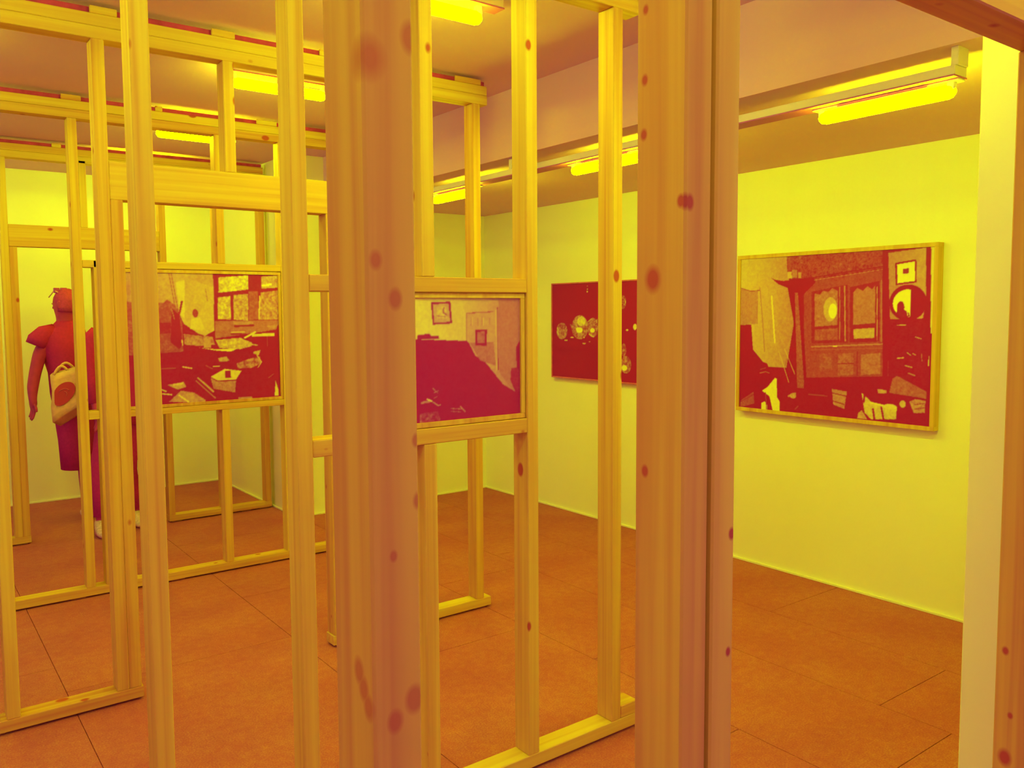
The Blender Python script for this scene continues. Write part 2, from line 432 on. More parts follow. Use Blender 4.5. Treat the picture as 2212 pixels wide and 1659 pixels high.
def floor_material():
    m, nt, b = new_mat('floor_hardboard')
    geo = N(nt, 'ShaderNodeNewGeometry')
    n1 = N(nt, 'ShaderNodeTexNoise'); n1.inputs['Scale'].default_value = 160; n1.inputs['Detail'].default_value = 3
    n2 = N(nt, 'ShaderNodeTexNoise'); n2.inputs['Scale'].default_value = 2.2; n2.inputs['Detail'].default_value = 6
    n3 = N(nt, 'ShaderNodeTexNoise'); n3.inputs['Scale'].default_value = 28; n3.inputs['Detail'].default_value = 4
    for n in (n1, n2, n3):
        nt.links.new(geo.outputs['Position'], n.inputs['Vector'])
    g = fmath(nt, 'ADD', fmath(nt, 'MULTIPLY', n1.outputs[0], .5), fmath(nt, 'MULTIPLY', n2.outputs[0], .3))
    g = fmath(nt, 'ADD', g, fmath(nt, 'MULTIPLY', n3.outputs[0], .2))
    c = ramp(nt, g, [(.36, (.44, .075, .28)), (.50, (.51, .125, .27)), (.64, (.60, .22, .27))])
    nt.links.new(c, b.inputs['Base Color'])
    b.inputs['Roughness'].default_value = .7
    b.inputs['Specular IOR Level'].default_value = .2
    return m
M_FLOOR = floor_material()
M_JOINT = plain('floor_joint', (.42, .05, .2), .9, .1)

def emission_mat(name, col, strength):
    m = bpy.data.materials.new(name); m.use_nodes = True
    nt = m.node_tree
    nt.nodes.remove(nt.nodes['Principled BSDF'])
    e = N(nt, 'ShaderNodeEmission')
    e.inputs[0].default_value = (*col, 1); e.inputs[1].default_value = strength
    nt.links.new(e.outputs[0], nt.nodes['Material Output'].inputs[0])
    return m
M_TUBE = emission_mat('lit_tube', TUBE_COLOR, TUBE_STRENGTH)
M_TUBE_TRAY = emission_mat('lit_tray_tube', TUBE_COLOR, TRAY_STRENGTH)

# ------------------------------------------------------------------ mesh helpers
def link(name, me, mat=None, parent=None, loc=(0, 0, 0), rot=(0, 0, 0)):
    o = bpy.data.objects.new(name, me)
    COL.objects.link(o)
    if mat is not None and me is not None:
        me.materials.clear(); me.materials.append(mat)
    o.location = loc; o.rotation_euler = rot
    if parent is not None:
        o.parent = parent
    return o

def empty(name, loc=(0, 0, 0)):
    o = bpy.data.objects.new(name, None)
    o.empty_display_size = .1
    COL.objects.link(o); o.location = loc
    return o

def tag(o, label=None, cat=None, group=None, kind=None):
    if label: o['label'] = label
    if cat: o['category'] = cat
    if group: o['group'] = group
    if kind: o['kind'] = kind
    return o

def box_mesh(sx, sy, sz, bev=.002):
    bm = bmesh.new()
    bmesh.ops.create_cube(bm, size=1.0)
    bmesh.ops.scale(bm, vec=(sx, sy, sz), verts=bm.verts)
    if bev:
        bmesh.ops.bevel(bm, geom=list(bm.edges), offset=bev, segments=1, affect='EDGES')
    me = bpy.data.meshes.new('box'); bm.to_mesh(me); bm.free()
    return me

def box(name, a, b, mat, parent=None, bev=.002, origin=(0, 0, 0)):
    """axis aligned box between two world corners; origin = parent's world location"""
    s = [abs(b[i] - a[i]) for i in range(3)]
    c = [(a[i] + b[i]) / 2 - origin[i] for i in range(3)]
    return link(name, box_mesh(*s, bev), mat, parent, c)

def poly_mesh(name, verts, faces, mat, parent=None, loc=(0, 0, 0), smooth=False):
    me = bpy.data.meshes.new(name)
    me.from_pydata(verts, [], faces); me.update()
    bm = bmesh.new(); bm.from_mesh(me)
    bmesh.ops.recalc_face_normals(bm, faces=bm.faces)
    bm.to_mesh(me); bm.free()
    if smooth:
        for p in me.polygons: p.use_smooth = True
    return link(name, me, mat, parent, loc)

def loft(name, rings, mat, parent=None, n=24, caps=True, thick=0):
    """rings: (center, axis_u, axis_v) -> closed tube of ellipses"""
    vs, fs = [], []
    for c, u, v in rings:
        for k in range(n):
            t = 2 * math.pi * k / n
            vs.append(tuple(Vector(c) + Vector(u) * math.cos(t) + Vector(v) * math.sin(t)))
    for i in range(len(rings) - 1):
        for k in range(n):
            fs.append((i * n + k, i * n + (k + 1) % n, (i + 1) * n + (k + 1) % n, (i + 1) * n + k))
    if caps:
        fs.append(tuple(range(n))); fs.append(tuple((len(rings) - 1) * n + k for k in range(n)))
    o = poly_mesh(name, vs, fs, mat, parent, smooth=True)
    return o

def tube(name, pts, radii, mat, parent=None, n=12, closed_caps=True):
    rings = []
    P = [Vector(p) for p in pts]
    for i, p in enumerate(P):
        d = (P[min(i + 1, len(P) - 1)] - P[max(i - 1, 0)]).normalized()
        a = d.cross(Vector((0, 0, 1)))
        if a.length < .1: a = d.cross(Vector((0, 1, 0)))
        a.normalize(); b = d.cross(a)
        r = radii[i] if hasattr(radii, '__len__') else radii
        rings.append((p, a * r, b * r))
    return loft(name, rings, mat, parent, n, closed_caps)

# ------------------------------------------------------------------ the room
floor = box('floor', (-6, -4, -.12), (4.6, 8.2, -.006), M_JOINT, bev=0)
tag(floor, 'brown hardboard floor of large sheets with dark joints', kind='structure')
XS = [-5.4, -4.2, -3.05, -1.85, -.65, .55, 1.56, 2.57, 3.18, 3.73, 4.40]
Y_OFF = [0, .5, .1, .7, .32, .02, .72, .22, .5, .1]
pm = {}
fl = floor.location
for i in range(len(XS) - 1):
    x0, x1 = XS[i], XS[i + 1]
    y = -4.0 + Y_OFF[i] - 1.3
    while y < 7.95:
        ya, yb = max(y, -4), min(y + 1.3, 7.95)
        if yb - ya > .05:
            key = (round(x1 - x0, 3), round(yb - ya, 3))
            if key not in pm:
                pm[key] = box_mesh(x1 - x0 - .0026, yb - ya - .0026, .012, .0008)
                pm[key].materials.append(M_FLOOR)
            link('floor_panel', pm[key], None, floor, ((x0 + x1) / 2 - fl[0], (ya + yb) / 2 - fl[1], -.006 - fl[2]))
        y += 1.3

CEIL = 2.812
SOF = 2.447
tag(box('wall_right', (4.38, .86, 0), (4.55, 6.20, SOF), M_WALL, bev=0), 'tall white gallery wall hung with the two large framed photographs', kind='structure')
tag(box('wall_back', (-6, 7.92, 0), (2.70, 8.1, CEIL), M_WALL, bev=0), 'white wall at the far end behind the people', kind='structure')
tag(box('wall_front', (2.55, 6.06, 0), (4.38, 7.92, CEIL), M_WALL, bev=0), 'white walled block stepping forward in the far corner', kind='structure')
tag(box('wall_side', (2.20, .86, 0), (4.38, .965, CEIL), M_WALL, bev=.003), 'white wall end standing behind the nearest doorway post', kind='structure')
# ceiling with a lowered bulkhead along the long wall: one extruded profile
prof = [(-6, CEIL), (2.834, CEIL), (2.834, SOF + .062), (2.826, SOF + .062), (2.826, SOF), (4.55, SOF), (4.55, 3.2), (-6, 3.2)]
pv = [(x, -4, z) for x, z in prof] + [(x, 8.1, z) for x, z in prof]
n = len(prof)
pf = [tuple(range(n)), tuple(range(n, 2 * n))] + [(i, (i + 1) % n, n + (i + 1) % n, n + i) for i in range(n)]
tag(poly_mesh('ceiling', pv, pf, M_CEIL), 'pale ceiling stepping down to a lowered soffit along the wall', kind='structure')
# thin white strips at the foot of the walls
tag(box('baseboard_right', (4.366, .97, 0), (4.38, 6.06, .014), M_WALL, bev=.002), 'thin white strip along the foot of the long wall', kind='structure')
tag(box('baseboard_front', (2.55, 6.046, 0), (4.366, 6.06, .014), M_WALL, bev=.002), 'thin white strip along the foot of the stepped wall', kind='structure')
tag(box('baseboard_side', (2.536, 6.046, 0), (2.55, 7.906, .014), M_WALL, bev=.002), 'thin white strip along the return of the stepped wall', kind='structure')
tag(box('baseboard_back', (-6, 7.906, 0), (2.55, 7.92, .014), M_WALL, bev=.002), 'thin white strip along the foot of the far wall', kind='structure')

# ------------------------------------------------------------------ lamps
def capsule(name, p0, p1, r, mat, parent):
    P0, P1 = Vector(p0), Vector(p1)
    d = (P1 - P0).normalized()
    pts = [P0, P0 + d * r * .4, P0 + d * r, P1 - d * r, P1 - d * r * .4, P1]
    rad = [r * .4, r * .85, r, r, r * .85, r * .4]
    return tube(name, pts, rad, mat, parent, 10)

def ceiling_lamp(x0, x1, y, label):
    root = empty('fluorescent_lamp', ((x0 + x1) / 2, y, CEIL))
    o = Vector(root.location)
    capsule('tube', Vector((x0, y, 2.712)) - o, Vector((x1, y, 2.712)) - o, .026, M_TUBE, root)
    box('housing', (x0 - .03, y - .03, 2.762), (x1 + .09, y + .03, CEIL), M_METAL, root, .004, o)
    box('edge_strip', (x0 - .03, y - .034, 2.757), (x1 + .09, y + .034, 2.763), M_BLACKEDGE, root, .001, o)
    for x in (x0 + .012, x1 - .012):
        box('lamp_holder', (x - .012, y - .012, 2.728), (x + .012, y + .012, 2.76), M_METAL, root, .002, o)
    tag(root, label, 'lamp', 'fluorescent tube lamps')

ceiling_lamp(1.408, 1.898, 2.637, 'lit tube lamp on the ceiling nearest the camera, just above the small photograph')
ceiling_lamp(1.408, 1.898, 4.013, 'lit tube lamp on the ceiling between the second and third timber frames')
ceiling_lamp(1.408, 1.898, 5.375, 'lit tube lamp on the ceiling farthest away, above the cluttered studio photograph')
ceiling_lamp(1.408, 1.898, 6.75, 'lit tube lamp on the ceiling close to the far wall, behind the farthest timber frame')
ceiling_lamp(1.408, 1.898, 1.275, 'lit tube lamp on the ceiling above the nearest doorway, outside the picture')
for yy in (-.10, -1.48):  # lamps added to light the near posts from behind the camera
    ceiling_lamp(1.408, 1.898, yy, 'added lit tube lamp on the ceiling behind the camera, outside the picture')
for yy in (-.10, 1.275, 2.637):  # added row, brightens the left-facing sides of the near studs
    ceiling_lamp(-1.93, -1.44, yy, 'added lit tube lamp on the ceiling in the outermost row, outside the picture')
for yy in (-.10, 1.275, 2.637, 4.013, 5.375, 6.75):  # unseen row; its foremost lamps are added to brighten the near frames
    ceiling_lamp(-.26, .23, yy, 'lit tube lamp on the ceiling in the unseen row beyond the left edge of the picture')

def tray_lamp(y0, y1, label):
    x = 2.90
    root = empty('fluorescent_lamp', (x, (y0 + y1) / 2, 2.36))
    o = Vector(root.location)
    capsule('tube', Vector((x, y0, 2.315)) - o, Vector((x, y1, 2.315)) - o, .024, M_TUBE_TRAY, root)
    box('housing', (x - .022, y0 - .02, 2.343), (x + .022, y1 + .02, 2.3505), M_METAL, root, .002, o)
    box('edge_strip', (x - .025, y0 + .08, 2.339), (x + .025, y1 - .08, 2.3435), M_BLACKEDGE, root, .001, o)
    for y in (y0 + .012, y1 - .012):
        box('lamp_holder', (x - .012, y - .012, 2.318), (x + .012, y + .012, 2.345), M_METAL, root, .002, o)
    tag(root, label, 'lamp', 'fluorescent tube lamps')
tray_lamp(1.35, 1.84, 'lit tube lamp under the soffit above the wardrobe photograph')
tray_lamp(2.74, 3.23, 'lit tube lamp under the soffit above the dark photograph of shells')
tray_lamp(4.07, 4.56, 'lit tube lamp under the soffit nearest the far corner')

tr = empty('cable_tray', (2.88, 3.6, 2.387))
o = Vector(tr.location)
box('tray', (2.85, 1.33, 2.356), (2.93, 5.95, 2.387), M_METAL, tr, .002, o)
box('edge_strip', (2.846, 1.33, 2.351), (2.934, 5.95, 2.3565), M_BLACKEDGE, tr, .0008, o)
for y in (1.335, 2.28, 3.70, 5.1, 5.93):
    box('bracket', (2.855, y - .012, 2.387), (2.925, y + .012, SOF), M_METAL, tr, .002, o)
tag(tr, 'long pale cable tray on brackets under the soffit carrying tube lamps', 'cable tray')

# ------------------------------------------------------------------ timber stud frames
T, D = .047, .080           # timber thickness and depth
TOP0, TOP1, TOP2 = 2.672, 2.720, 2.768
mesh_cache = {}
def board(name, parent, axis, x0, x1, y0, y1, z0, z1, mat=None):
    o = parent.location
    s = (x1 - x0, y1 - y0, z1 - z0)
    c = ((x0 + x1) / 2 - o[0], (y0 + y1) / 2 - o[1], (z0 + z1) / 2 - o[2])
    mat = mat or M_WOOD
    dims = s if axis == 'Z' else (s[2], s[1], s[0])
    key = (tuple(round(d, 3) for d in dims), mat.name)
    if key not in mesh_cache:
        me = box_mesh(*dims, .0025); me.materials.append(mat); mesh_cache[key] = me
    rot = (0, 0, 0) if axis == 'Z' else (0, math.pi / 2, 0)
    return link(name, mesh_cache[key], None, parent, c, rot)

def stud_frame(label, y, xs, xe, studs, floor_runs, plates=True, packers=()):
    """studs: (x_left, z0, z1, name)"""
    root = empty('timber_frame', ((xs + xe) / 2, y + D / 2, 0))
    tag(root, label, 'timber frame', 'row of pine stud frames')
    for (a, b) in floor_runs:
        board('bottom_plate', root, 'X', a, b, y, y + D, .010, .057)
        for k in range(int((b - a) / .55) + 2):
            xk = min(a + .02 + .55 * k, b - .10)
            board('floor_packer', root, 'X', xk, xk + .08, y + .018, y + D - .01, 0, .010)
    if plates:
        board('top_plate', root, 'X', xs, xe, y, y + D, TOP0, TOP1 - .0005)
        board('top_plate', root, 'X', xs, xe, y + .002, y + D - .002, TOP1 + .0005, TOP2)
    if plates:
        board('gap_shade_strip', root, 'X', xs + .01, xe - .01, y + .012, y + D - .01, TOP2, TOP2 + .024, M_GAP_SHADE)  # dark strip stands in for shade in the gap above the plate
    for (x, z0, z1, nm) in studs:
        board(nm, root, 'Z', x, x + T, y, y + D, z0, z1)
    for (a, b) in packers:
        board('packer', root, 'X', a, b, y - .001, y + .010, TOP2, CEIL - .016)
    return root

FULL = (.057, TOP0)
# nearest frame: doorway the camera looks through
yn = .60
fn = stud_frame('nearest pine stud frame, its large knotty posts and door head crossing the whole foreground', yn, -2.1, 2.6,
    [(-.09, *FULL, 'stud'), (-.49, *FULL, 'stud'), (-.89, *FULL, 'stud'), (-1.29, *FULL, 'stud'), (2.12, *FULL, 'stud'), (2.52, *FULL, 'stud')],
    [(-2.1, .794), (1.672, 2.6)])
wn1 = wood('pine_near_post', knots=[(-.016, -.030, .438, .014), (.022, -.036, .460, .009), (-.0145, -.036, .278, .006), (.0026, -.036, .2466, .006), (.0229, -.036, .075, .005), (.0215, -.036, .127, .004), (-.0028, -.036, .031, .0035), (.016, -.036, -.098, .008), (-.0041, -.036, -.1125, .007), (-.0235, -.010, -.072, .009), (-.0235, -.018, -.085, .009), (-.0235, -.026, -.098, .009)], random_knots=False, fine=.6, soft=.65)
wn2 = wood('pine_near_king', knots=[(-.0215, -.036, .3515, .006), (-.0215, -.030, .3525, .005), (-.014, -.036, .351, .006), (-.0215, .0096, .2701, .011), (-.0215, .0231, .4912, .005), (-.0215, .0241, .4316, .005), (-.0215, .0199, .0514, .005), (-.0215, .0223, .5672, .0045)], random_knots=False, fine=.7)
wn3 = wood('pine_near_trimmer', knots=[(.0146, -.036, .2829, .005), (.0107, -.036, .1431, .004)], random_knots=False, fine=.8)
wn4 = wood('pine_near_jamb', knots=[(-.0235, .0197, -.1, .006), (-.0235, .0077, -.2209, .005), (-.0235, .0144, -.3049, .012)], random_knots=False, fine=.8)
board('stud', fn, 'Z', .316, .316 + T, yn, yn + .072, *FULL, wn1)
board('stud', fn, 'Z', .699, .699 + .043, yn, yn + .072, *FULL, wn2)
board('trimmer_stud', fn, 'Z', .750, .750 + .040, yn, yn + .072, .057, 2.058, wn3)
board('trimmer_stud', fn, 'Z', 1.672, 1.672 + T, yn, yn + .072, .057, 2.058, wn4)
board('stud', fn, 'Z', 1.7205, 1.7205 + T, yn, yn + .072, *FULL)
board('header', fn, 'X', .7425, 1.7200, yn, yn + .072, 2.058, 2.20)
board('cripple_stud', fn, 'Z', 1.2, 1.2 + T, yn, yn + .072, 2.20, TOP0)

# frame with the small photograph
y0 = 2.168
f0 = stud_frame('second pine stud frame, holding the small photograph of a dim room with a panelled door', y0, -2.0, 2.28,
    [(-.70, *FULL, 'stud'), (-.30, *FULL, 'stud'), (.105, *FULL, 'stud'), (.512, *FULL, 'stud'), (.917, *FULL, 'stud'), (1.332, 1.7085, TOP0, 'cripple_stud'), (1.332, .057, 1.1905, 'cripple_stud'), (1.7415, *FULL, 'stud'), (2.140, *FULL, 'stud')],
    [(-2.0, 2.28)], packers=[(.0, .1), (.8, .9), (1.6, 1.7)])
board('rail', f0, 'X', .9645, 1.741, y0, y0 + D, 1.661, 1.708)
board('rail', f0, 'X', .9645, 1.741, y0, y0 + D, 1.191, 1.240)
board('block', f0, 'X', 2.1885, 2.278, y0, y0 + D, .0575, .105)

# frame with the open doorway
y1 = 3.560
f1 = stud_frame('third pine stud frame, its doorway with a deep header framing the studio photograph', y1, -2.0, 2.60,
    [(-.50, *FULL, 'stud'), (-.10, *FULL, 'stud'), (.305, *FULL, 'stud'), (.700, *FULL, 'stud'), (.7475, .057, 2.056, 'trimmer_stud'), (1.213, 2.206, TOP0, 'cripple_stud'), (1.672, .057, 2.056, 'trimmer_stud'), (1.7195, *FULL, 'stud'), (2.11, *FULL, 'stud'), (2.506, *FULL, 'stud')],
    [(-2.0, .802), (1.665, 2.60)], packers=[(.70, .80), (1.17, 1.27), (1.66, 1.72), (2.40, 2.56)])
board('header', f1, 'X', .7475, 1.7190, y1 + .001, y1 + D - .001, 2.056, 2.206)

# frame with the studio photograph
y2 = 5.045
f2 = stud_frame('fourth pine stud frame, holding the photograph of a cluttered studio', y2, -2.0, 2.56,
    [(-.35, *FULL, 'stud'), (.05, *FULL, 'stud'), (.452, *FULL, 'stud'), (.855, *FULL, 'stud'), (.958, .057, 1.9035, 'trimmer_stud'), (1.252, 1.9045, TOP0, 'cripple_stud'), (1.652, 1.9045, TOP0, 'cripple_stud'), (1.252, .057, 1.0125, 'cripple_stud'), (1.652, .057, 1.0125, 'cripple_stud'), (2.053, *FULL, 'stud'), (2.50, *FULL, 'stud')],
    [(-2.0, 2.56)], packers=[(.83, .93), (1.32, 1.36), (1.92, 2.05)])
board('rail', f2, 'X', .9025, 2.0525, y2, y2 + D, 1.864, 1.904)
board('rail', f2, 'X', .9025, .9575, y2, y2 + D, 1.013, 1.060)
board('rail', f2, 'X', 1.0055, 2.0525, y2, y2 + D, 1.013, 1.050)

# last frame, people in its doorway
y3 = 6.510
f3 = stud_frame('farthest pine stud frame, with the two people standing in its doorway', y3, -2.0, 2.52,
    [(-.10, *FULL, 'stud'), (.30, *FULL, 'stud'), (.665, *FULL, 'stud'), (.7125, .057, 2.070, 'trimmer_stud'), (1.165, 2.222, TOP0 + .02, 'cripple_stud'), (1.70, *FULL, 'stud'), (2.108, *FULL, 'stud'), (2.470, *FULL, 'stud')],
    [(-2.0, .762), (1.70, 2.52)], packers=[(.3, .4), (1.0, 1.06)])
board('header', f3, 'X', .7125, 1.699, y3 + .001, y3 + D - .001, 2.072, 2.222)

# ------------------------------------------------------------------ framed photographs
TONES = [(0, (.43, .010, .26)), (.12, (.44, .024, .30)), (.3, (.49, .09, .36)), (.5, (.60, .26, .45)), (.7, (.72, .50, .36)), (.85, (.84, .74, .30)), (1, (.95, .95, .22))]

def print_material(name, spec=.3):
    m, nt, b = new_mat(name)
    a = N(nt, 'ShaderNodeVertexColor'); a.layer_name = 'print'
    nt.links.new(a.outputs[0], b.inputs['Base Color'])
    b.inputs['Roughness'].default_value = .38
    b.inputs['Specular IOR Level'].default_value = spec
    return m
M_PRINT = print_material('photo_print', .08)

def smooth_noise(rng, nu, nv, cell):
    a, b = int(nu / cell) + 3, int(nv / cell) + 3
    g = rng.random((b, a))
    x = np.linspace(0, a - 1.001, nu); y = np.linspace(0, b - 1.001, nv)
    xi, yi = x.astype(int), y.astype(int)
    fx, fy = (x - xi)[None, :], (y - yi)[:, None]
    g00 = g[np.ix_(yi, xi)]; g01 = g[np.ix_(yi, xi + 1)] if a > 1 else g00
    g10 = g[np.ix_(yi + 1, xi)]; g11 = g[np.ix_(yi + 1, xi + 1)]
    return (g00 * (1 - fx) + g01 * fx) * (1 - fy) + (g10 * (1 - fx) + g11 * fx) * fy - .5

def paint(shapes, nu, nv, w, h, seed):
    rng = np.random.default_rng(seed)
    U, V = np.meshgrid(np.linspace(0, 1, nu), np.linspace(0, 1, nv))
    img = np.zeros((nv, nu))
    fine = smooth_noise(rng, nu, nv, 2.0) + .7 * smooth_noise(rng, nu, nv, 5.0)
    def inside(p):
        p = list(zip(p[::2], p[1::2])); m = np.zeros_like(U, bool); j = len(p) - 1
        for i in range(len(p)):
            (xi, yi), (xj, yj) = p[i], p[j]
            if yi != yj:
                c = ((yi > V) != (yj > V)) & (U < (xj - xi) * (V - yi) / (yj - yi) + xi)
                m ^= c
            j = i
        return m
    for s in shapes:
        k = s[0]
        if k == 'P':
            m = inside(s[3]); img[m] = (s[1] + s[2] * 1.3 * fine)[m]
        elif k == 'G':
            m = inside(s[4]); us = s[4][::2]; u0, u1 = max(0, min(us)), min(1, max(us))
            t = np.clip((U - u0) / (u1 - u0), 0, 1)
            img[m] = (s[1] + (s[2] - s[1]) * t + s[3] * 1.3 * fine)[m]
        elif k in 'EC':
            m = ((U - s[3]) / s[5]) ** 2 + ((V - s[4]) / s[6]) ** 2 < 1
            if k == 'C': m &= U < s[7]
            img[m] = (s[1] + s[2] * 1.3 * fine)[m]
        elif k == 'L':
            q = [(a * w, b * h) for a, b in zip(s[3][::2], s[3][1::2])]
            X, Y = U * w, V * h
            for (ax, ay), (bx, by) in zip(q, q[1:]):
                dx, dy = bx - ax, by - ay
                t = np.clip(((X - ax) * dx + (Y - ay) * dy) / (dx * dx + dy * dy + 1e-9), 0, 1)
                m = np.hypot(X - ax - t * dx, Y - ay - t * dy) < max(s[2] / 2, .55 * w / nu)
                img[m] = s[1]
    for _ in range(2):
        p = np.pad(img, 1, mode='edge')
        img = .5 * img + .125 * (p[:-2, 1:-1] + p[2:, 1:-1] + p[1:-1, :-2] + p[1:-1, 2:])
    return np.clip(img, 0, 1)

def tone_rgb(img):
    xs = [t for t, _ in TONES]
    return np.stack([np.interp(img, xs, [c[i] for _, c in TONES]) for i in range(3)], -1)

def framed_photo(shape_key, label, facing, plane, a0, a1, z0, z1, border, depth, nu, nv, frame_mat, seed, print_label):
    """facing '-Y': hangs in plane y=plane, spans x a0..a1; facing '-X': plane x=plane, a runs from far y to near y"""
    w, h = abs(a1 - a0), z1 - z0
    if facing == '-Y':
        root = empty('framed_photograph', ((a0 + a1) / 2, plane, z0)); rz = 0
    else:
        root = empty('framed_photograph', (plane, (a0 + a1) / 2, z0)); rz = -math.pi / 2
    root.rotation_euler = (0, 0, rz)
    tag(root, label, 'photograph', 'framed photographs')
    # local: x along the picture, -y towards the viewer, z up
    bm = bmesh.new()
    b = border
    rail = [((-w / 2, 0), (w / 2, b)), ((-w / 2, h - b), (w / 2, h)), ((-w / 2, b), (-w / 2 + b, h - b)), ((w / 2 - b, b), (w / 2, h - b))]
    for i, ((xa, za), (xb, zb)) in enumerate(rail):
        me = box_mesh(xb - xa, depth, zb - za, .0012)
        me.materials.append(frame_mat)
        link('frame_rail', me, None, root, ((xa + xb) / 2, depth / 2, (za + zb) / 2))
    iw, ih = w - 2 * b, h - 2 * b
    box('backing', (-iw / 2, depth * .6, b), (iw / 2, depth * .85, h - b), M_DARKFRAME, root, 0)
    img = tone_rgb(paint(PRINT_SHAPES[shape_key], nu, nv, iw, ih, seed))
    xs = np.linspace(-iw / 2, iw / 2, nu); zs = np.linspace(b, b + ih, nv)
    X, Z = np.meshgrid(xs, zs)
    co = np.stack([X, np.full_like(X, .008), Z], -1).reshape(-1, 3)
    idx = np.arange(nu * nv).reshape(nv, nu)
    q = np.stack([idx[:-1, :-1], idx[:-1, 1:], idx[1:, 1:], idx[1:, :-1]], -1).reshape(-1, 4)
    me = bpy.data.meshes.new('print')
    me.vertices.add(len(co)); me.vertices.foreach_set('co', co.ravel())
    me.loops.add(q.size); me.loops.foreach_set('vertex_index', q.ravel())
    me.polygons.add(len(q)); me.polygons.foreach_set('loop_start', np.arange(0, q.size, 4))
    me.update(calc_edges=True)
    att = me.color_attributes.new('print', 'FLOAT_COLOR', 'POINT')
    att.data.foreach_set('color', np.concatenate([img.reshape(-1, 3), np.ones((nu * nv, 1))], 1).ravel())
    pr = link('print', me, M_PRINT, root)
    pr['label'] = print_label
    return root

framed_photo('p1', 'large photograph of a cluttered artist studio with windows, set in a timber frame', '-Y', 5.050, 1.008, 2.051, 1.052, 1.860, .018, .035, 300, 230, M_WOOD_CLEAN, 1, 'studio interior with tall windows and heaps of papers')
framed_photo('p2', 'small photograph of a dim room with a panelled door, set in a timber frame', '-Y', 2.178, 1.17, 1.7395, 1.2415, 1.6595, .016, .030, 230, 170, M_WOOD_CLEAN, 2, 'dim room with a pale door and pictures on the wall')
framed_photo('p3', 'dark photograph of pale shells on black, hung on the white wall', '-X', 4.335, 5.09, 3.95, 1.07, 1.82, .010, .044, 320, 210, M_DARKFRAME, 3, 'pale shells scattered on black')
framed_photo('p4', 'large photograph of a carved wardrobe and round mirror, hung on the white wall', '-X', 4.325, 3.29, 2.07, .968, 1.932, .022, .054, 420, 330, M_WOOD_CLEAN, 4, 'carved wardrobe, round mirror and clutter on the floor')

# ------------------------------------------------------------------ people
def skin_body(name, verts, edges, mat, parent, root_index=0):
    me = bpy.data.meshes.new(name)
    me.from_pydata([v[:3] for v in verts], edges, [])
    o = link(name, me, mat, parent)
    sk = o.modifiers.new('skin', 'SKIN')
    sk.use_smooth_shade = True
    for i, v in enumerate(verts):
        r = v[3]
        me.skin_vertices[0].data[i].radius = (r, v[4] if len(v) > 4 else r)
        me.skin_vertices[0].data[i].use_root = (i == root_index)
    sub = o.modifiers.new('sub', 'SUBSURF'); sub.levels = 2; sub.render_levels = 2
    return o

def chain(verts, edges, start, pts):
    prev = start
    for p in pts:
        verts.append(p); edges.append((prev, len(verts) - 1)); prev = len(verts) - 1
    return prev

def hand(verts, edges, wrist, w, d, side):
    """w wrist point, fingers hanging down; side = unit vector towards the thumb"""
    d = Vector(d).normalized(); s = Vector(side).normalized(); c = d.cross(s)
    W = Vector(w)
    palm = W + d * .05
    verts.append((*palm, .030, .018)); edges.append((wrist, len(verts) - 1)); pi = len(verts) - 1
    for k, ln in enumerate((.068, .078, .072, .056)):
        b = palm + d * .03 + s * (.024 - .016 * k)
        m_ = b + d * ln * .5 + c * .008
        t_ = m_ + d * ln * .5 + c * .014
        chain(verts, edges, pi, [(*b, .0095), (*m_, .0085), (*t_, .0075)])
    b = palm + s * .028 - d * .01
    chain(verts, edges, pi, [(*b, .011), (*(b + s * .016 + d * .03), .010), (*(b + s * .02 + d * .055), .008)])

def head_parts(root, c, face, hair=True):
    """eyes, nose, ears and hair around a head centred at c looking along face"""
    c = Vector(c); f = Vector(face).normalized(); s = f.cross(Vector((0, 0, 1))).normalized(); up = Vector((0, 0, 1))
    for sg in (-1, 1):
        e = c + f * .086 + s * sg * .032 + up * .005
        loft('eye', [(e - f * .008, s * .006, up * .006), (e, s * .012, up * .009), (e + f * .008, s * .006, up * .005)], M_CANVAS, root, 10)
        ea = c + s * sg * .078 - up * .005
        loft('ear', [(ea, f * .016, up * .028), (ea + s * sg * .014, f * .02, up * .034), (ea + s * sg * .018, f * .012, up * .024)], M_SKIN, root, 12)
    nb = c + f * .086 - up * .02
    loft('nose', [(nb + up * .03, s * .006, f * .006), (nb + f * .012, s * .012, f * .012), (nb - up * .012 + f * .012, s * .015, f * .01), (nb - up * .02, s * .008, f * .006)], M_SKIN, root, 10)
    mo = c + f * .080 - up * .058
    loft('mouth', [(mo - s * .024, f * .004, up * .003), (mo + f * .008, f * .006, up * .008), (mo + s * .024, f * .004, up * .003)], M_DARKFRAME, root, 10)
    if hair:
        rings = []
        for t in (0, .2, .4, .6, .8, .95, 1.0):
            z = -.055 + .175 * t
            r = math.sqrt(max(.02, 1 - (max(0, z) / .122) ** 2))
            back = -f * (.020 * (1 - t))
            rings.append((c + up * z + back, f * .108 * r * (.72 if t < .3 else .97), s * .096 * r))
        loft('hair', rings, M_HAIR, root, 24)

